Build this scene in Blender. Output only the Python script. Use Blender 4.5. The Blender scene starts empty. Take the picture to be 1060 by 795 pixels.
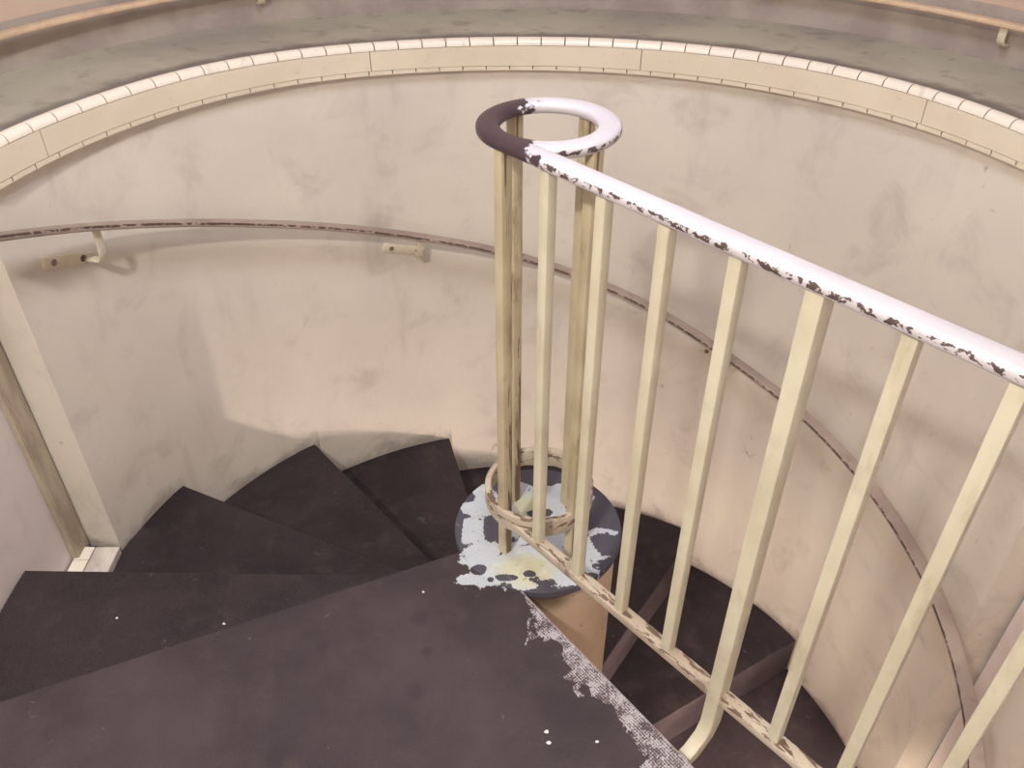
import bpy, bmesh, math, random
from mathutils import Vector
random.seed(7)
R = math.radians
sc = bpy.context.scene
col = sc.collection
CX, CY = .06, 1.357           # axis of the stair shaft

# ------------------------------------------------------------------ node helper
class NT:
    def __init__(s, name):
        s.m = bpy.data.materials.new(name); s.m.use_nodes = True
        s.t = s.m.node_tree; s.n = s.t.nodes; s.n.clear()
        s.out = s.n.new('ShaderNodeOutputMaterial')
        s.b = s.n.new('ShaderNodeBsdfPrincipled')
        s.t.links.new(s.b.outputs[0], s.out.inputs[0])
        g = s.n.new('ShaderNodeNewGeometry')
        s.pos = g.outputs['Position']; s.nor = g.outputs['Normal']
    def link(s, a, b):
        if isinstance(a, (int, float)): b.default_value = a
        elif isinstance(a, tuple): b.default_value = a if len(a) == len(b.default_value) else (a + (1,))
        else: s.t.links.new(a, b)
    def math(s, op, a, b=0., c=0., clamp=False):
        n = s.n.new('ShaderNodeMath'); n.operation = op; n.use_clamp = clamp
        s.link(a, n.inputs[0]); s.link(b, n.inputs[1]); s.link(c, n.inputs[2]); return n.outputs[0]
    def add(s, a, b): return s.math('ADD', a, b)
    def sub(s, a, b): return s.math('SUBTRACT', a, b)
    def mul(s, a, b): return s.math('MULTIPLY', a, b)
    def mx(s, a, b): return s.math('MAXIMUM', a, b)
    def mn(s, a, b): return s.math('MINIMUM', a, b)
    def xyz(s, v=None):
        n = s.n.new('ShaderNodeSeparateXYZ'); s.link(v or s.pos, n.inputs[0]); return n.outputs
    def comb(s, x, y, z):
        n = s.n.new('ShaderNodeCombineXYZ')
        for i, k in enumerate((x, y, z)): s.link(k, n.inputs[i])
        return n.outputs[0]
    def scale(s, v, k):
        n = s.n.new('ShaderNodeVectorMath'); n.operation = 'MULTIPLY'; s.link(v, n.inputs[0]); n.inputs[1].default_value = k; return n.outputs[0]
    def noise(s, sc_, det=4, rough=.55, v=None, dist=0):
        n = s.n.new('ShaderNodeTexNoise'); s.link(v or s.pos, n.inputs['Vector'])
        n.inputs['Scale'].default_value = sc_; n.inputs['Detail'].default_value = det
        n.inputs['Roughness'].default_value = rough; n.inputs['Distortion'].default_value = dist; return n.outputs[0]
    def vor(s, sc_, v=None, feat='F1'):
        n = s.n.new('ShaderNodeTexVoronoi'); n.feature = feat; s.link(v or s.pos, n.inputs['Vector']); n.inputs['Scale'].default_value = sc_; return n.outputs
    def step(s, x, lo, hi):
        n = s.n.new('ShaderNodeMapRange'); n.interpolation_type = 'SMOOTHSTEP'; s.link(x, n.inputs[0])
        s.link(lo, n.inputs[1]); s.link(hi, n.inputs[2]); return n.outputs[0]
    def mix(s, f, a, b):
        n = s.n.new('ShaderNodeMix'); n.data_type = 'RGBA'; s.link(f, n.inputs[0]); s.link(a, n.inputs[6]); s.link(b, n.inputs[7]); return n.outputs[2]
    def bump(s, h, st=.3, d=.002, prev=None):
        n = s.n.new('ShaderNodeBump'); s.link(h, n.inputs['Height']); n.inputs['Strength'].default_value = st
        n.inputs['Distance'].default_value = d
        if prev: s.link(prev, n.inputs['Normal'])
        return n.outputs[0]
    def uv(s):
        n = s.n.new('ShaderNodeUVMap'); n.uv_map = 'UVMap'; return s.xyz(n.outputs[0])
    def fin(s, c, rough=.6, nor=None, spec=.4):
        s.link(c, s.b.inputs['Base Color']); s.link(rough, s.b.inputs['Roughness'])
        s.b.inputs['Specular IOR Level'].default_value = spec
        if nor: s.link(nor, s.b.inputs['Normal'])
        return s.m

def S(r, g, b):
    f = lambda v: (v/255/12.92 if v/255 <= .04045 else ((v/255+.055)/1.055)**2.4)
    return (f(r), f(g), f(b), 1)

# ------------------------------------------------------------------ materials
def plaster(name, a, b, smudge=S(150, 138, 126), amt=1., stair=False):
    k = NT(name)
    n1 = k.noise(1.7, 4, .5); n2 = k.noise(6, 5, .6, dist=.6)
    c = k.mix(k.step(n1, .35, .65), a, b)
    c = k.mix(k.mul(k.step(n2, .5, .75), .30*amt), c, smudge)
    # long dirty streaks running down the plaster
    st = k.noise(3.2, 4, .6, v=k.scale(k.pos, (2.6, 2.6, .55)))
    c = k.mix(k.mul(k.step(st, .56, .78), .22*amt), c, smudge)
    # finger marks and scuffs
    sp = k.noise(22, 3, .6, v=k.scale(k.pos, (1, 1, .7)), dist=.8); sm = k.noise(3.1, 2, .5)
    c = k.mix(k.mul(k.mul(k.step(sp, .67, .76), k.step(sm, .5, .62)), .5*amt), c, S(132, 120, 112))
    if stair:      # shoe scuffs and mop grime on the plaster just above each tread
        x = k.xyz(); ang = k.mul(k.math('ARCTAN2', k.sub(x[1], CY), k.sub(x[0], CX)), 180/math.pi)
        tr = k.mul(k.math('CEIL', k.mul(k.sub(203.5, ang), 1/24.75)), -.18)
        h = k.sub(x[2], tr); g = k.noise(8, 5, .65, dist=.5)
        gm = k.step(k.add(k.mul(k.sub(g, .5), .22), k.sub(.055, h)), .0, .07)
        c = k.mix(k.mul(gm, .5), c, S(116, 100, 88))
    fine = k.noise(160, 2, .5)
    nb = k.bump(k.add(k.noise(9, 4, .55), k.mul(fine, .06)), .35, .006)
    return k.fin(c, .52, nb, .35)
M = {}
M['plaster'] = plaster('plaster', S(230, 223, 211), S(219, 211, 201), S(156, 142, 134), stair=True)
M['plaster_side'] = plaster('plaster_side', S(230, 220, 216), S(220, 208, 206), S(168, 148, 146), .8)
M['plaster_outer'] = plaster('plaster_outer', S(206, 186, 170), S(196, 174, 158), S(140, 116, 106), 1.)
M['ceiling'] = plaster('ceiling_paint', S(225, 220, 210), S(220, 214, 204), amt=.3)

def tile_mat():
    k = NT('cream_tile'); n = k.noise(5, 3)
    c = k.mix(k.step(n, .35, .65), S(232, 222, 202), S(226, 215, 194))
    c = k.mix(k.mul(k.step(k.noise(40, 3), .64, .75), .35), c, S(196, 180, 160))
    return k.fin(c, .3, None, .5)
M['tile'] = tile_mat()
M['tile_small'] = (lambda k: k.fin(k.mix(k.mul(k.step(k.noise(30, 3), .58, .72), .3), S(246, 238, 224), S(190, 178, 164)), .25, None, .5))(NT('white_tile'))
M['grout'] = (lambda k: k.fin(S(74, 62, 54), .9))(NT('grout'))

def upper_floor():
    k = NT('grey_concrete_paint')
    n = k.noise(2.2, 5, .6, v=k.scale(k.pos, (1, 1, 1)))
    c = k.mix(k.step(n, .38, .62), S(186, 182, 166), S(166, 160, 150))
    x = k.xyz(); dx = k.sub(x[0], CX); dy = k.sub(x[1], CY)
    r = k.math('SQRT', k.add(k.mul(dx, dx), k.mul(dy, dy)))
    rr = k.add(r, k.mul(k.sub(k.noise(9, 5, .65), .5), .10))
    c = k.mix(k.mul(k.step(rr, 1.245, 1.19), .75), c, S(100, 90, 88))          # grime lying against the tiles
    c = k.mix(k.mul(k.step(k.noise(14, 4, .6), .55, .7), .35), c, S(104, 96, 94))
    return k.fin(c, .6, k.bump(k.noise(120, 2), .2, .001))
M['upper_floor'] = upper_floor()
M['upper_dado'] = (lambda k: k.fin(k.mix(k.step(k.noise(7, 4), .35, .65), S(178, 168, 160), S(160, 148, 142)), .6))(NT('grey_wall_paint'))

def blob(k, px, py, r, sx=1., sy=1.):
    x = k.xyz(); dx = k.mul(k.sub(x[0], px), 1/sx); dy = k.mul(k.sub(x[1], py), 1/sy)
    d = k.math('SQRT', k.add(k.mul(dx, dx), k.mul(dy, dy)))
    return k.sub(1., k.mul(d, 1/r))

E0 = Vector((.018, 1.176)); ED = Vector((.612, -.791)); EN = Vector((-.791, -.612))   # right edge of the landing, normal points into the landing
def dark_paint(name, wear=False, a=S(52, 43, 47), b=S(32, 26, 31)):
    k = NT(name)
    c = k.mix(k.step(k.noise(3.2, 5, .6), .36, .64), a, b)
    c = k.mix(k.mul(k.step(k.noise(11, 5, .65), .5, .72), .45), c, S(76, 65, 64))
    # pale scuffs and chips of the paint below
    c = k.mix(k.mul(k.step(k.noise(26, 5, .7, dist=1), .66, .74), .35), c, S(150, 144, 144))
    v = k.vor(19); r = k.add(k.mul(v['Color'] if False else k.noise(19, 0), .05), 0)
    fl = k.step(v['Distance'], k.mul(k.step(k.noise(7, 2), .54, .66), .075), 0.)
    c = k.mix(k.mul(fl, .55), c, S(190, 184, 182))
    x = k.xyz()
    ru = k.add(k.mul(x[0], ED.x), k.mul(x[1], ED.y)); rv = k.add(k.mul(x[0], EN.x), k.mul(x[1], EN.y))
    rib = k.mul(k.math('SINE', k.mul(ru, 2*math.pi/.0052)), k.math('SINE', k.mul(rv, 2*math.pi/.0052)))
    grain = k.noise(420, 2, .6)
    h = k.add(k.mul(rib, .25), k.mul(grain, .5))
    c = k.mix(k.mul(k.step(grain, .35, .75), .22), c, S(100, 88, 86))
    if wear:
        u = k.sub(ru, E0.dot(ED)); w = k.sub(rv, E0.dot(EN))
        n = k.noise(24, 6, .62, dist=.5); nb = k.noise(9, 3, .5, v=k.scale(k.pos, (1, 1, 1)))
        # width of the bald strip along the nosing
        wid = k.add(k.mul(k.step(u, .02, .14), .036), k.mul(k.step(u, .12, .5), .030))
        wid = k.add(wid, k.mul(k.mul(k.sub(nb, .5), .20), k.step(u, .0, .1)))
        wid = k.add(wid, k.mul(k.mul(k.sub(n, .5), .12), k.step(u, .0, .04)))
        m = k.step(k.sub(k.add(wid, .004), w), -.0008, .0012)
        m = k.mul(m, k.step(w, -.0025, -.001))
        # ridges keep some of the dark paint
        fr = k.add(k.mul(k.math('SINE', k.mul(rv, 2*math.pi/.0050)), .40), k.mul(k.math('SINE', k.mul(ru, 2*math.pi/.0050)), .22))
        fr = k.add(fr, k.mul(k.sub(k.noise(210, 3, .7), .5), 5.))
        ridge = k.step(k.add(fr, k.mul(k.sub(k.noise(30, 6, .7), .5), 6.)), -.5, .6)
        dirty = k.mix(ridge, S(88, 77, 80), S(180, 176, 180))
        c = k.mix(m, c, dirty)
        edge = k.step(k.add(w, k.mul(k.sub(k.noise(60, 3), .5), .006)), .0035, .0015)
        c = k.mix(k.mul(edge, k.mul(k.step(u, -.004, .0), k.step(w, -.0025, -.001))), c, S(176, 170, 170))
        # bald spot at the left edge of the landing, and small chips
        lb = k.mx(blob(k, -1.06, .80, .055, 1, 1.4), blob(k, -1.03, .90, .030, 1.3, 1))
        c = k.mix(k.mul(k.step(k.add(lb, k.mul(k.sub(n, .5), 2.0)), .25, .32), .55), c, S(150, 140, 138))
        # dark round stains
        ds = None
        for (px, py, r) in ((-.185, .93, .020), (-.135, .76, .024), (-.38, 1.03, .015), (-.17, 1.02, .012), (-.42, .80, .022), (-.19, 1.10, .02)):
            bb = blob(k, px, py, r); ds = bb if ds is None else k.mx(ds, bb)
        c = k.mix(k.mul(k.step(k.add(ds, k.mul(k.sub(n, .5), .8)), -.3, .6), .45), c, S(50, 42, 48))
        # the pale blue-grey bald area that covers the newel cap and runs out onto the landing
        pale = None
        for (px, py, r, sx, sy) in PALE:
            bb = blob(k, px, py, r, sx, sy); pale = bb if pale is None else k.mx(pale, bb)
        dk = None
        for (px, py, r, sx, sy) in DARK:
            bb = blob(k, px, py, r, sx, sy); dk = bb if dk is None else k.mx(dk, bb)
        n2 = k.add(k.mul(k.noise(30, 6, .7, dist=.6), .7), k.mul(k.noise(95, 4, .6), .3))
        f = k.add(k.mn(pale, .5), k.mul(k.sub(n2, .5), 2.3))
        f = k.sub(f, k.mul(k.mx(k.add(dk, .15), 0.), 1.6))
        x0 = k.xyz(); cr = k.math('SQRT', k.add(k.mul(k.sub(x0[0], CX), k.sub(x0[0], CX)), k.mul(k.sub(x0[1], CY), k.sub(x0[1], CY))))
        c = k.mix(k.mul(k.step(cr, .193, .191), .75), c, S(84, 84, 96))
        pm = k.step(f, .10, .13)
        yel = k.mx(blob(k, .03, 1.225, .06, 1.5, 1), blob(k, .045, 1.41, .06))
        pc = k.mix(k.mul(k.step(k.add(yel, k.mul(k.sub(k.noise(12, 3), .5), .8)), 0., .6), .8), S(186, 194, 202), S(200, 198, 160))
        pc = k.mix(k.mul(k.step(k.noise(35, 4), .52, .68), .3), pc, S(212, 220, 224))
        pc = k.mix(k.mul(k.step(k.noise(140, 3), .62, .7), .5), pc, S(120, 116, 116))
        c = k.mix(pm, c, pc)
        h = k.mul(h, k.sub(1., pm))
    return k.fin(c, .62, k.bump(h, .35, .0012), .25)
H0 = 1.455; FX = 880.; TH = R(37.5)
def on_floor(px, py, z=0.):     # measured off the photograph: floor point seen at a pixel
    x = (px-530)/FX; y = -(py-397.5)/FX
    d = (x, math.cos(TH)+y*math.sin(TH), -math.sin(TH)+y*math.cos(TH)); t = (z-H0)/d[2]
    return d[0]*t, d[1]*t
PALE = []; DARK = []
for (px, py, r, sx, sy) in ((497, 520, .05, 1, 1.4), (488, 548, .05, 1, 1), (500, 575, .05, 1, 1), (505, 597, .035, 1.3, 1), (530, 588, .055, 1.4, 1), (560, 580, .06, 1.5, 1),
                            (590, 590, .05, 1.3, 1), (612, 570, .045, 1, 1), (560, 545, .08, 1.2, 1), (560, 520, .07, 1.2, 1), (580, 508, .04, 1.4, .8), (540, 505, .03, 1, 1),
                            (622, 552, .024, 1.8, .6), (612, 515, .010, 1, 1.3), (482, 600, .018, 1.6, 1), (543, 606, .022, 1.6, .7)):
    x, y = on_floor(px, py); PALE.append((x, y, r, sx, sy))
for (px, py, r, sx, sy) in ((509, 547, .026, .8, 1.5), (625, 562, .030, 1, 1.2), (628, 530, .035, 1, 1.3), (612, 500, .04, 1.2, 1), (552, 532, .016, 1, .8), (566, 531, .014, 1, 1),
                            (496, 590, .016, 1.1, 1), (508, 600, .008, 1, 1), (524, 598, .014, 2, .7), (470, 545, .030, .7, 2), (485, 515, .018, 1, 1), (612, 597, .010, 1.5, 1),
                            (560, 488, .06, 1.6, .8), (548, 594, .009, 1.6, 1)):
    x, y = on_floor(px, py); DARK.append((x, y, r, sx, sy))
M['dark'] = dark_paint('dark_floor_paint')
M['dark_worn'] = dark_paint('worn_dark_floor_paint', True, a=S(70, 61, 64), b=S(54, 46, 51))

def metal(name, base, alt, brown, chip_lo, chip_hi, chips=.5, ring=False, rough=.38, grime=.35, us=1., cs=45, amp=2.4):
    """painted steel; UV u runs along the bar in metres, v around it 0..1"""
    k = NT(name); uv = k.uv()
    n = k.noise(7, 4); c = k.mix(k.step(n, .35, .65), base, alt)
    c = k.mix(k.mul(k.step(k.noise(18, 5, .65, v=k.scale(k.pos, (1, 1, .35))), .52, .72), grime), c, brown)
    vv = k.comb(k.mul(uv[0], us), k.mul(uv[1], .12), 0.)
    cn = k.noise(cs, 6, .65, v=vv, dist=.4)
    d1 = k.math('ABSOLUTE', k.sub(uv[1], (chip_lo+chip_hi)/2)); band = k.sub(1., k.mul(d1, 2/(chip_hi-chip_lo)))
    m = k.step(k.add(k.mn(band, .4), k.mul(k.sub(cn, .5), amp)), 1-chips, 1.02-chips)
    c = k.mix(m, c, brown)
    if ring:
        x = k.xyz(); rx = k.add(k.sub(x[0], CX), k.mul(k.sub(k.noise(30, 5, .6, ), .5), .11))
        dm = k.step(rx, -.026, -.031)
        c = k.mix(dm, c, S(66, 52, 58))
    return k.fin(c, rough, k.bump(k.noise(90, 3), .12, .001), .5)
CREAM = S(214, 210, 188); CREAM2 = S(202, 196, 172); RUST = S(104, 84, 66)
M['bar'] = metal('cream_bar_paint', CREAM, CREAM2, S(134, 112, 84), .0, .04, .10, rough=.42, grime=.3)
M['bar_worn'] = metal('worn_bar_paint', S(200, 190, 160), S(182, 170, 142), S(118, 94, 70), .0, .55, .62, rough=.45, grime=.7, us=.06, cs=30)
M['top_rail'] = metal('white_rail_paint', S(206, 202, 206), S(196, 192, 197), S(84, 70, 66), .68, .80, .60, ring=True, rough=.32, grime=.06, cs=70)
M['low_rail'] = metal('worn_rail_paint', S(198, 188, 170), S(180, 166, 148), S(112, 92, 78), .1, .9, .50, rough=.5, grime=.7, us=.35, cs=60)
M['handrail'] = metal('handrail_paint', S(176, 160, 148), S(156, 140, 130), S(84, 66, 58), .085, .165, .74, rough=.45, grime=.35)
M['bracket'] = metal('bracket_paint', S(232, 224, 204), S(218, 208, 186), S(96, 80, 70), .0, .1, .3, rough=.5, grime=.3)
M['outer_rail'] = metal('outer_rail_paint', S(224, 198, 168), S(210, 184, 156), S(140, 112, 92), .4, .6, .3, rough=.45, grime=.3)
def column_mat():
    k = NT('column_paint')
    x = k.xyz()
    c = k.mix(k.step(k.noise(5, 4), .35, .65), S(204, 182, 158), S(194, 170, 146))
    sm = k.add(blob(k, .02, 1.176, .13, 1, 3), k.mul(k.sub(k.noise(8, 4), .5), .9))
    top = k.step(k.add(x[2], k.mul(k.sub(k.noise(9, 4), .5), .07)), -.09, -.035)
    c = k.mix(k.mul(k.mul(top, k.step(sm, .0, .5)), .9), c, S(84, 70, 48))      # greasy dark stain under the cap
    c = k.mix(k.mul(k.step(k.noise(42, 4, .6), .66, .70), .7), c, S(120, 86, 54))
    return k.fin(c, .5)
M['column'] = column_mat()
M['brown_edge'] = (lambda k: k.fin(k.mix(k.step(k.noise(6, 5, .6, v=k.scale(k.pos, (2, 2, .5))), .42, .6), S(192, 180, 160), S(164, 150, 132)), .5))(NT('brown_edge_paint'))
M['lamp_body'] = (lambda k: k.fin(S(200, 200, 196), .4))(NT('lamp_body'))
M['bolt'] = (lambda k: k.fin(k.mix(k.step(k.noise(60, 3), .4, .6), S(170, 156, 136), S(120, 104, 88)), .45))(NT('bolt_paint'))
M['flake'] = (lambda k: k.fin(S(226, 222, 218), .6))(NT('flake_paint'))
def emis(name, c, s):
    k = NT(name); k.b.inputs['Emission Color'].default_value = c; k.b.inputs['Emission Strength'].default_value = s
    return k.fin((.8, .8, .8, 1), .5)
M['glow'] = emis('diffuser_glow', (1, .93, .80, 1), 6); M['glow_cool'] = emis('diffuser_cool', (.86, .90, 1, 1), 5); M['glow_low'] = emis('diffuser_warm', (1, .80, .58, 1), 5)

# ------------------------------------------------------------------ geometry helpers
def link_obj(name, bm, mats, parent=None, smooth=False, loc=(0, 0, 0)):
    bmesh.ops.recalc_face_normals(bm, faces=bm.faces)
    me = bpy.data.meshes.new(name); bm.to_mesh(me); bm.free()
    for m in (mats if isinstance(mats, (list, tuple)) else [mats]): me.materials.append(M[m])
    if smooth:
        for p in me.polygons: p.use_smooth = True
        try: me.set_sharp_from_angle(angle=R(38))
        except Exception: pass
    o = bpy.data.objects.new(name, me); col.objects.link(o)
    if loc != (0, 0, 0):
        me.transform(__import__('mathutils').Matrix.Translation(-Vector(loc))); o.location = loc
    if parent is not None:
        o.parent = parent
        o.location = Vector(loc) - parent.location
    return o
def tag(o, label=None, cat=None, group=None, kind=None):
    if label: o['label'] = label
    if cat: o['category'] = cat
    if group: o['group'] = group
    if kind: o['kind'] = kind
    return o
def empty(name, loc):
    o = bpy.data.objects.new(name, None); o.location = loc; col.objects.link(o); o.empty_display_size = .1; return o
def structure(name, bm, mats, smooth=False):
    o = link_obj(name, bm, mats, smooth=smooth); o['kind'] = 'structure'; return o
def P(r, a, z): return Vector((CX+r*math.cos(R(a)), CY+r*math.sin(R(a)), z))
def box(bm, x0, x1, y0, y1, z0, z1, mi=0):
    v = [bm.verts.new(p) for p in ((x0, y0, z0), (x1, y0, z0), (x1, y1, z0), (x0, y1, z0), (x0, y0, z1), (x1, y0, z1), (x1, y1, z1), (x0, y1, z1))]
    for f in ((0, 3, 2, 1), (4, 5, 6, 7), (0, 1, 5, 4), (1, 2, 6, 5), (2, 3, 7, 6), (3, 0, 4, 7)):
        bm.faces.new([v[i] for i in f]).material_index = mi
def zf(z, a): return z(a) if callable(z) else z
def arc_sweep(bm, prof, a0, a1, n, mi=0, closed_ends=True):
    """prof: list of (r, z) with z number or function of angle, closed loop, swept about the shaft axis"""
    rings = []
    for i in range(n+1):
        a = a0+(a1-a0)*i/n
        rings.append([bm.verts.new(P(r, a, zf(z, a))) for r, z in prof])
    m = len(prof)
    for i in range(n):
        for j in range(m):
            f = bm.faces.new((rings[i][j], rings[i][(j+1) % m], rings[i+1][(j+1) % m], rings[i+1][j])); f.material_index = mi
    if closed_ends:
        bm.faces.new(rings[0]).material_index = mi; bm.faces.new(rings[-1][::-1]).material_index = mi
def sweep(bm, pts, prof, up=Vector((0, 0, 1)), closed=False, cap=True, ups=None):
    """sweep a closed 2-D profile (side, up) along points, with UVs in metres / turns"""
    uvl = bm.loops.layers.uv.get('UVMap') or bm.loops.layers.uv.new('UVMap'); pts = [Vector(p) for p in pts]; n = len(pts); rings = []; L = [0.]
    for i in range(n):
        if closed: t = (pts[(i+1) % n]-pts[i-1])
        else: t = pts[min(i+1, n-1)]-pts[max(i-1, 0)]
        t.normalize(); u0 = ups[i] if ups else up
        side = t.cross(u0).normalized(); u = side.cross(t).normalized()
        k = 1.
        if 0 < i < n-1 and not closed:
            c = (pts[i]-pts[i-1]).normalized().dot((pts[i+1]-pts[i]).normalized()); k = 1/max(.6, math.sqrt((1+c)/2))
        rings.append([bm.verts.new(pts[i]+side*(a*k)+u*b) for a, b in prof])
        if i: L.append(L[-1]+(pts[i]-pts[i-1]).length)
    m = len(prof); per = [0.]
    for j in range(m):
        a = Vector(prof[j]); b = Vector(prof[(j+1) % m]); per.append(per[-1]+(b-a).length)
    tot = per[-1]
    rng = range(n if closed else n-1)
    for i in rng:
        i2 = (i+1) % n; l2 = L[i2] if i2 else L[-1]+(pts[0]-pts[-1]).length
        for j in range(m):
            f = bm.faces.new((rings[i][j], rings[i][(j+1) % m], rings[i2][(j+1) % m], rings[i2][j]))
            uvs = ((L[i], per[j]/tot), (L[i], per[j+1]/tot), (l2, per[j+1]/tot), (l2, per[j]/tot))
            for lp, q in zip(f.loops, uvs): lp[uvl].uv = q
    if cap and not closed:
        bm.faces.new(rings[0][::-1]); bm.faces.new(rings[-1])
def rect(w, h, r=.002, n=2):
    """rounded rectangle profile, starts bottom-left and runs counter-clockwise"""
    out = []
    for cx, cy, a0 in ((w/2-r, -h/2+r, -90), (w/2-r, h/2-r, 0), (-w/2+r, h/2-r, 90), (-w/2+r, -h/2+r, 180)):
        for i in range(n+1):
            a = R(a0+90*i/n); out.append((cx+r*math.cos(a), cy+r*math.sin(a)))
    return out
def table(t):
    def f(a):
        if a >= t[0][0]: return t[0][1]+(a-t[0][0])*(t[0][1]-t[1][1])/(t[0][0]-t[1][0])
        for (a0, z0), (a1, z1) in zip(t, t[1:]):
            if a >= a1: return z1+(a-a1)*(z0-z1)/(a0-a1)
        return t[-1][1]+(a-t[-1][0])*(t[-2][1]-t[-1][1])/(t[-2][0]-t[-1][0])
    def g(a): return sum(f(a+d) for d in (-6, -3, 0, 3, 6))/5
    return g
def cyl(bm, c, axis, r, h, n=16, r2=None):
    axis = Vector(axis).normalized(); t = Vector((0, 0, 1)) if abs(axis.z) < .9 else Vector((1, 0, 0))
    s = axis.cross(t).normalized(); u = axis.cross(s).normalized(); c = Vector(c); r2 = r if r2 is None else r2
    a = [bm.verts.new(c+(s*math.cos(2*math.pi*i/n)+u*math.sin(2*math.pi*i/n))*r) for i in range(n)]
    b = [bm.verts.new(c+axis*h+(s*math.cos(2*math.pi*i/n)+u*math.sin(2*math.pi*i/n))*r2) for i in range(n)]
    for i in range(n): bm.faces.new((a[i], a[(i+1) % n], b[(i+1) % n], b[i]))
    bm.faces.new(a); bm.faces.new(b)
def prism(bm, poly, z0, z1, bev=0.):
    lo = [bm.verts.new((x, y, z0)) for x, y in poly]; hi = [bm.verts.new((x, y, z1)) for x, y in poly]; n = len(poly)
    for i in range(n): bm.faces.new((lo[i], lo[(i+1) % n], hi[(i+1) % n], hi[i]))
    bm.faces.new(lo[::-1]); f = bm.faces.new(hi)
    if bev: bmesh.ops.bevel(bm, geom=list(f.edges), offset=bev, segments=2, affect='EDGES', profile=.6)

# ------------------------------------------------------------------ the setting
RW = 1.175
ztop = table([(168, .806), (150, .802), (136, .799), (123, .789), (110, .777), (93, .769), (77, .771), (57, .777), (38, .782), (3, .778)]); _zt = ztop; ztop = lambda a: _zt(a)-.005
zbot = table([(168, .700), (151, .702), (138, .701), (124, .695), (111, .682), (93, .671), (76, .671), (56, .674), (37, .680), (3, .682)]); _zb = zbot; zbot = lambda a: _zb(a)+.006
ZB = -3.1; ZC = 2.42; AL, AR = 168, 3
bm = bmesh.new(); arc_sweep(bm, [(RW, ZB), (1.28, ZB), (1.28, lambda a: ztop(a)-.03), (RW, lambda a: ztop(a)-.03)], AR, AL, 120)
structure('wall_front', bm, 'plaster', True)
bm = bmesh.new(); box(bm, CX-1.85, CX-1.262, -1.75, CY+.235, ZB, ZC); structure('wall_left', bm, 'plaster_side')
bm = bmesh.new(); box(bm, CX+1.27, CX+1.85, -1.75, CY+.055, ZB, ZC); structure('wall_right', bm, 'plaster_side')
bm = bmesh.new(); box(bm, CX-1.262, CX+1.27, -1.75, -1.6, -.3, ZC); structure('wall_back', bm, 'plaster_side')
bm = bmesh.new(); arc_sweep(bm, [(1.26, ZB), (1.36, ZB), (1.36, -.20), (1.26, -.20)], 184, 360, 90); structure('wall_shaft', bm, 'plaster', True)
bm = bmesh.new(); arc_sweep(bm, [(1.50, .70), (1.72, .70), (1.72, 1.0), (1.50, 1.0)], -2, 176, 100, 0)
arc_sweep(bm, [(1.50, .9), (1.72, .9), (1.72, ZC), (1.50, ZC)], -2, 176, 100, 1)
bm.free(); bm = bmesh.new()
n = 110; a0, a1 = -4, 178
zs = [(.70, 0), (.905, 0), (ZC, 1)]
gr = [[bm.verts.new(P(1.50, a0+(a1-a0)*i/n, z)) for z, _ in zs] for i in range(n+1)]
go = [[bm.verts.new(P(1.70, a0+(a1-a0)*i/n, z)) for z, _ in zs] for i in range(n+1)]
for i in range(n):
    for j in range(2):
        bm.faces.new((gr[i][j], gr[i+1][j], gr[i+1][j+1], gr[i][j+1])).material_index = j
        bm.faces.new((go[i][j], go[i][j+1], go[i+1][j+1], go[i+1][j])).material_index = j
    bm.faces.new((gr[i][0], go[i][0], go[i+1][0], gr[i+1][0])); bm.faces.new((gr[i][2], gr[i+1][2], go[i+1][2], go[i][2])).material_index = 1
structure('wall_outer', bm, ['upper_dado', 'plaster_outer'], True)
bm = bmesh.new(); arc_sweep(bm, [(1.172, lambda a: ztop(a)-.05), (1.52, lambda a: ztop(a)-.05), (1.52, lambda a: ztop(a)-.004), (1.172, lambda a: ztop(a)-.004)], -3, 176, 110)
structure('floor', bm, 'upper_floor', True)
bm = bmesh.new(); arc_sweep(bm, [(.0005, ZB), (1.40, ZB), (1.40, ZB+.1), (.0005, ZB+.1)], 0, 360, 72, closed_ends=False); structure('floor_bottom', bm, 'dark')
bm = bmesh.new(); box(bm, CX-1.85, CX+1.85, -1.75, CY+1.75, ZC, ZC+.1); structure('ceiling', bm, 'ceiling')

# tiled edge of the upper floor: a row of small bullnose tiles, a band of large slabs, a row of small tiles
bm = bmesh.new()
arc_sweep(bm, [(1.1535, lambda a: zbot(a)+.0015), (1.165, lambda a: zbot(a)+.0015), (1.165, lambda a: ztop(a)-.009), (1.1535, lambda a: ztop(a)-.009)], AR, AL, 120, 2)
pitch = 3.37; gap = .16
a = 4.1+0.6
off = -.2
while a < AL-.2:
    b = min(a+pitch-gap, AL-.1)
    zt = ztop; 
    prof = [(1.147, lambda q: ztop(q)-.018)]
    for i in range(6):
        t = R(90*i/5); prof.append((1.147+.018*(1-math.cos(t)), (lambda s: (lambda q: ztop(q)-.016+.016*s))(math.sin(t))))
    prof += [(1.171, lambda q: ztop(q)), (1.171, lambda q: ztop(q)-.018)]
    arc_sweep(bm, prof, a, b, 2, 1)
    a2 = a+1.1; b2 = min(a2+pitch-gap, AL-.1)
    if b2 > a2+.5:
        arc_sweep(bm, [(1.1485, lambda q: zbot(q)+.0), (1.1485, lambda q: zbot(q)+.0115), (1.20, lambda q: zbot(q)+.0115), (1.20, lambda q: zbot(q))], a2, b2, 2, 0)
    a += pitch
js = [3, 35.6, 74.6, 113.2, 158.8, 168]
for p, q in zip(js, js[1:]):
    nn = max(2, int((q-p)/1.5))
    arc_sweep(bm, [(1.1475, lambda t: zbot(t)+.0128), (1.1475, lambda t: ztop(t)-.0195), (1.20, lambda t: ztop(t)-.0195), (1.20, lambda t: zbot(t)+.0128)], p+.05, q-.05, nn, 0)
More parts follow.
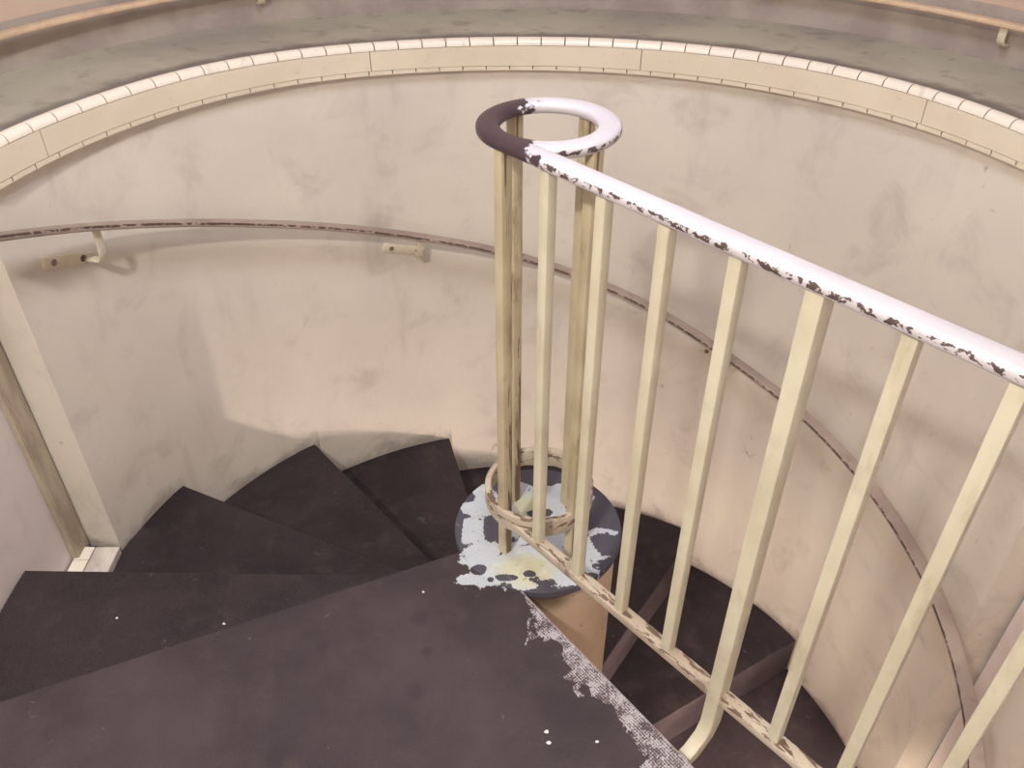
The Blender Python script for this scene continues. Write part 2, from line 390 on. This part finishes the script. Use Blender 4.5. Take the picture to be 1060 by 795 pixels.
structure('trim_1', bm, ['tile', 'tile_small', 'grout'], True)

# left: corner strip of the jamb and the little tiled kerb at its foot
bm = bmesh.new(); box(bm, CX-1.264, CX-1.243, CY+.195, CY+.262, -.352, ZC-.01); bmesh.ops.bevel(bm, geom=bm.edges[:], offset=.003, segments=2, affect='EDGES')
structure('trim_2', bm, 'brown_edge')
bm = bmesh.new()
box(bm, CX-1.262, CX-1.150, CY-.05, CY+.238, -.37, -.343, 2)
yy = CY+.236
for ln in (.048, .075, .075, .075):
    box(bm, CX-1.256, CX-1.215, yy-ln+.0025, yy, -.36, -.336, 1); yy -= ln
box(bm, CX-1.2115, CX-1.147, CY-.04, CY+.236, -.36, -.337, 0)
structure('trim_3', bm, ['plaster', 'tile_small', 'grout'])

# ------------------------------------------------------------------ staircase
st = empty('spiral_staircase', (CX, CY, ZB+.1))
tag(st, 'dark painted spiral staircase winding down around a thick round central column', 'staircase')
RI, RO = .180, 1.172
edges = [203.5, 179, 154.6, 130.2, 105, 80, 55.5, 30.5, 5.5, -19.5, -44.5, -69.5, -94.5]
for k in range(1, len(edges)):
    z = -.18*k; ah = edges[k-1]+(3 if k > 1 else 8); al = edges[k]
    poly = []
    def ro(a):
        a = a % 360
        if a > 168 and a < 270: return min(1.40, 1.258/abs(math.cos(R(a))))
        if a >= 270 or a < 3: return 1.252
        return RO
    nn = 16
    for i in range(nn+1):
        a = ah+(al-ah)*i/nn; r = ro(a); poly.append((CX+r*math.cos(R(a)), CY+r*math.sin(R(a))))
    for i in range(nn+1):
        a = al+(ah-al)*i/nn; poly.append((CX+RI*math.cos(R(a)), CY+RI*math.sin(R(a))))
    bm = bmesh.new(); prism(bm, poly, z-.18, z, .004)
    link_obj('step', bm, 'dark', st, loc=(CX, CY, z-.18))
# landing
poly = []
for i in range(13):
    a = 203.5+(258-203.5)*i/12; poly.append((CX+.1915*math.cos(R(a)), CY+.1915*math.sin(R(a))))
xr = CX+1.268; t = (xr-E0.x)/ED.x; poly.append((E0.x, E0.y)); poly.append((xr, E0.y+ED.y*t))
poly += [(xr, -1.598), (CX-1.260, -1.598), (CX-1.260, CY-1.260*math.tan(R(23.5)))]
bm = bmesh.new(); prism(bm, poly, -.178, 0, .004); link_obj('landing', bm, 'dark_worn', st, loc=(CX, CY, -.178))
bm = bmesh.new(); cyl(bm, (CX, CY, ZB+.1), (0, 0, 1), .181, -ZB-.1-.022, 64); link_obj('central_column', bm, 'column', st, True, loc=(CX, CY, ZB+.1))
bm = bmesh.new()
prof = [(0.0005, -.022), (.186, -.022), (.191, -.018), (.192, -.003), (.1905, .0002), (.188, .0008), (.0005, .0008)]
arc_sweep(bm, prof, 0, 360, 96, closed_ends=False); bmesh.ops.remove_doubles(bm, verts=bm.verts, dist=.0006)
link_obj('column_cap', bm, 'dark_worn', st, True, loc=(CX, CY, -.022))['label'] = 'round column cap with flaking dark paint over pale blue-grey'

# ------------------------------------------------------------------ balustrade
ba = empty('balustrade', (CX, CY, .003))
tag(ba, 'cream painted steel balustrade with scrolled top rail along the open landing edge', 'railing')
T0 = Vector((CX-.0752, CY-.066)); TD = Vector((.66, -.7513)); SE = 1.95
HR = .945
def rail_pt(s, z): return Vector((T0.x+TD.x*s, T0.y+TD.y*s, z))
pts = [rail_pt(SE-(SE)*i/40, HR) for i in range(40)]
th = -138.7
for i in range(61):
    a = th-i*(350/60); pts.append(Vector((CX+.1*math.cos(R(a)), CY+.1*math.sin(R(a)), HR-.001)))
def oval(w, h, n=20):
    out = []
    for i in range(n):
        a = -math.pi/2+2*math.pi*i/n; c, s = math.cos(a), math.sin(a)
        out.append((w/2*abs(c)**.6*(1 if c > 0 else -1), h/2*abs(s)**.75*(1 if s > 0 else -1)))
    return out
bm = bmesh.new(); sweep(bm, pts, oval(.040, .021)); link_obj('top_rail', bm, 'top_rail', ba, True, loc=tuple(rail_pt(0, HR)))['label'] = 'worn white top rail curling into a ring, dark bare metal on the left'
bm = bmesh.new(); sweep(bm, [rail_pt(.015, .108), rail_pt(.5, .108), rail_pt(1., .108), rail_pt(SE, .108)], rect(.027, .020, .003)); link_obj('bottom_rail', bm, 'low_rail', ba, True, loc=tuple(rail_pt(0, .1)))
bm = bmesh.new(); sweep(bm, [P(.113, i*6, .118) for i in range(60)], rect(.014, .046, .003), closed=True); link_obj('hoop', bm, 'low_rail', ba, True, loc=(CX, CY, .1))
bt = Vector((TD.x, TD.y, 0))
def bar(name, p0, z0, z1, w, d, mat, path=None):
    bm = bmesh.new(); pp = path or [Vector((p0.x, p0.y, z0)), Vector((p0.x, p0.y, (z0+z1)/2)), Vector((p0.x, p0.y, z1))]
    sweep(bm, pp, rect(w, d, .0025), up=bt); return link_obj(name, bm, mat, ba, True, loc=tuple(pp[0]))
for k in range(16):
    s = .107+.1168*k
    if s > SE: break
    p = rail_pt(s, 0)
    if k % 5 == 4:
        en = Vector((EN.x, EN.y, 0))
        path = [p+en*.083+Vector((0, 0, -.052)), p+en*.066+Vector((0, 0, -.050)), p+en*.040+Vector((0, 0, -.040)), p+en*.012+Vector((0, 0, -.012)), p+en*.001+Vector((0, 0, .02)), p+Vector((0, 0, .06)), p+Vector((0, 0, .5)), p+Vector((0, 0, HR-.006))]
        bar('baluster', p, 0, 0, .031, .026, 'bar', path)['label'] = 'thicker baluster whose foot bends in to the landing edge'
    else: bar('baluster', p, .104, HR-.006, .020, .0205, 'bar')
for a, r in ((-136, .104), (-50, .108), (48, .104), (122, .104)):
    p = P(r, a, 0); rad = Vector((math.cos(R(a)), math.sin(R(a)), 0))
    bar('newel_post', Vector((p.x, p.y, 0)), 0.0008, HR-.006, .023, .021, 'bar_worn')

# ------------------------------------------------------------------ wall handrails
def handrail(label, r, zt, a0, a1, brks, name, mat, gapw, wallr, w=.040):
    root = empty(name, tuple(P(r, (a0+a1)/2, zt((a0+a1)/2)))); tag(root, label, 'handrail')
    n = 90; pts = [P(r, a0+(a1-a0)*i/n, zt(a0+(a1-a0)*i/n)) for i in range(n+1)]
    bm = bmesh.new(); sweep(bm, pts, rect(w, .013, .004, 3)); link_obj('rail', bm, mat, root, True, loc=tuple(pts[n//2]))
    for (ab, pc, drop) in brks:
        z = zt(ab); tn = (P(r, ab-1, zt(ab-1))-P(r, ab+1, zt(ab+1))).normalized()
        bm = bmesh.new()
        rr = [(r+.003, -.004), (r+.003, -.03), (r+.006, -drop*.75), (r+.016, -drop*.95), (wallr-.008, -drop)]
        sweep(bm, [P(q, ab, z+h) for q, h in rr], rect(.020, .006, .002), up=Vector((-math.sin(R(ab)), math.cos(R(ab)), 0)).cross(Vector((0, 0, 1))))
        b = link_obj('bracket', bm, 'bracket', root, True, loc=tuple(P(wallr, ab, z-drop)))
        if pc is not None:
            hw = 3.2; bm = bmesh.new()
            pp = [P(wallr-.0035, pc+hw-2*hw*i/6, zt(pc+hw-2*hw*i/6)*1.0-drop) for i in range(7)]
            sweep(bm, pp, rect(.014, .028, .002)); pl = link_obj('wall_plate', bm, 'bracket', b, True, loc=tuple(pp[3])); pl.location = pp[3]-b.location-root.location
            for q in (pc+hw*.62, pc-hw*.62):
                bm = bmesh.new(); c = P(wallr-.0098, q, zt(q)-drop); ax = Vector((-math.cos(R(q)), -math.sin(R(q)), 0))
                cyl(bm, c, ax, .0085, .0015, 16); cyl(bm, c, ax, .0058, .006, 6, .0052)
                bo = link_obj('bolt', bm, 'bolt', b, loc=tuple(c)); bo.location = c-b.location-root.location
    return root
zin = table([(170.9, .652), (159, .561), (143.8, .442), (129.3, .334), (109.3, .199), (88.2, .072), (72.9, -.025), (53, -.171), (39.5, -.24), (24.5, -.320), (9.5, -.396), (-5.7, -.475)])
handrail('narrow chipped cream handrail following the curved shaft wall down', 1.100, zin, 176, -26, [(157.8, 160.2, .095), (108.6, 110.6, .085), (57, 57, .085), (9.3, 9.3, .11)], 'wall_handrail', 'handrail', .06, RW)
zo = lambda a: .889-.012*max(0, min(1, (120-a)/70))
handrail('tan handrail on short brackets on the outer wall above the grey upper floor', 1.455, zo, 170, 8, [(36.6, None, .055), (79.5, None, .055), (122, None, .055), (164, None, .055)], 'outer_handrail', 'outer_rail', .04, 1.5, .030)

# ------------------------------------------------------------------ paint flakes
fl = [(121, 640, -.36, .007, 'white paint chip in the middle of the first tread below the landing', ), (232, 646, -.18, .006, 'white paint chip on the first tread, close against the left edge of the landing'),
      (566, 758, 0, .008, 'longer of two pale paint chips near the bottom of the landing'), (568, 769, 0, .007, 'pale paint chip nearest the viewer on the landing'),
      (438, 613, 0, .005, 'small pale chip on the landing close to the column cap'), (618, 768, 0, .005, 'pale chip beside the worn strip of the landing')]
for px, py, z, r, lab in fl:
    if z == -.36: z = -.18
    x, y = on_floor(px, py, z); r *= .75; bm = bmesh.new()
    vs = [bm.verts.new((x+r*random.uniform(.5, 1.1)*math.cos(q*1.05), y+r*random.uniform(.4, .9)*math.sin(q*1.05), z+.0002)) for q in range(6)]
    f = bm.faces.new(vs); e = bmesh.ops.extrude_face_region(bm, geom=[f]); bmesh.ops.translate(bm, verts=[v for v in e['geom'] if isinstance(v, bmesh.types.BMVert)], vec=(0, 0, .0012))
    tag(link_obj('paint_chip', bm, 'flake', loc=(x, y, z)), lab, 'paint chip', 'loose paint chips')

# ------------------------------------------------------------------ lamps (all outside the frame)
def lamp(name, lab, x, y, z, r, power, colr, glow, size=None):
    root = empty(name, (x, y, z)); tag(root, lab, 'lamp')
    bm = bmesh.new(); cyl(bm, (x, y, z-.03), (0, 0, 1), r+.012, .03, 32); link_obj('lamp_base', bm, 'lamp_body', root, loc=(x, y, z))
    bm = bmesh.new(); cyl(bm, (x, y, z-.055), (0, 0, 1), r*.8, .025, 32, r); link_obj('lamp_shade', bm, glow, root, loc=(x, y, z))
    L = bpy.data.lights.new(name, 'AREA'); L.shape = 'DISK'; L.size = size or r*2; L.energy = power; L.color = colr
    o = bpy.data.objects.new(name+'_light', L); o.location = (0, 0, -.06); col.objects.link(o); o.parent = root
    return root
lamp('ceiling_lamp', 'round warm ceiling lamp over the left of the landing', -.80, -.35, ZC, .11, 62, (1, .945, .84), 'glow', size=.17)
lamp('ceiling_lamp', 'large round cool ceiling lamp over the middle of the shaft', CX, CY-.1, ZC, .35, 17, (.86, .87, 1), 'glow_cool', size=.7)
# hooded bulkhead lamp low on the right wall of the shaft
HA = -18
hl = empty('hooded_wall_lamp', tuple(P(1.255, HA, -1.15))); tag(hl, 'hooded warm wall lamp low on the near right wall of the shaft', 'lamp')
def hbox(name, r0, r1, half, z0, z1, mat):
    bm = bmesh.new(); c = P(0, HA, 0); rd = Vector((math.cos(R(HA)), math.sin(R(HA)), 0)); td = Vector((-rd.y, rd.x, 0))
    v = [bm.verts.new(c+rd*a+td*b+Vector((0, 0, z))) for z in (z0, z1) for a, b in ((r0, -half), (r1, -half), (r1, half), (r0, half))]
    for f in ((0, 3, 2, 1), (4, 5, 6, 7), (0, 1, 5, 4), (1, 2, 6, 5), (2, 3, 7, 6), (3, 0, 4, 7)): bm.faces.new([v[q] for q in f])
    link_obj(name, bm, mat, hl, loc=tuple(P((r0+r1)/2, HA, z0)))
hbox('lamp_base', 1.205, 1.252, .10, -1.23, -1.062, 'lamp_body')
hbox('hood', .955, 1.252, .16, -1.052, -1.046, 'lamp_body')
hbox('lamp_shade', 1.185, 1.204, .08, -1.17, -1.10, 'glow_low')
L = bpy.data.lights.new('hooded', 'AREA'); L.shape = 'RECTANGLE'; L.size = .14; L.size_y = .04; L.energy = 38; L.color = (1, .80, .68)
o = bpy.data.objects.new('hooded_wall_lamp_light', L); o.location = P(1.178, HA, -1.135)-hl.location; col.objects.link(o); o.parent = hl
o.rotation_euler = Vector((-1, .02, .12)).to_track_quat('-Z', 'Z').to_euler()

w = bpy.data.worlds.new('World'); sc.world = w; w.use_nodes = True
w.node_tree.nodes['Background'].inputs[0].default_value = (1, .95, .9, 1); w.node_tree.nodes['Background'].inputs[1].default_value = .2

cam = bpy.data.cameras.new('Camera'); co = bpy.data.objects.new('Camera', cam); col.objects.link(co)
cam.sensor_width = 36; cam.lens = 36*FX/1060; cam.clip_start = .02
co.location = (0, 0, H0); co.rotation_euler = (R(90)-TH, 0, 0); sc.camera = co
sc.view_settings.view_transform = 'Standard'; sc.view_settings.look = 'None'; sc.view_settings.gamma = 1; sc.view_settings.use_curve_mapping = False
sc.view_settings.exposure = 0
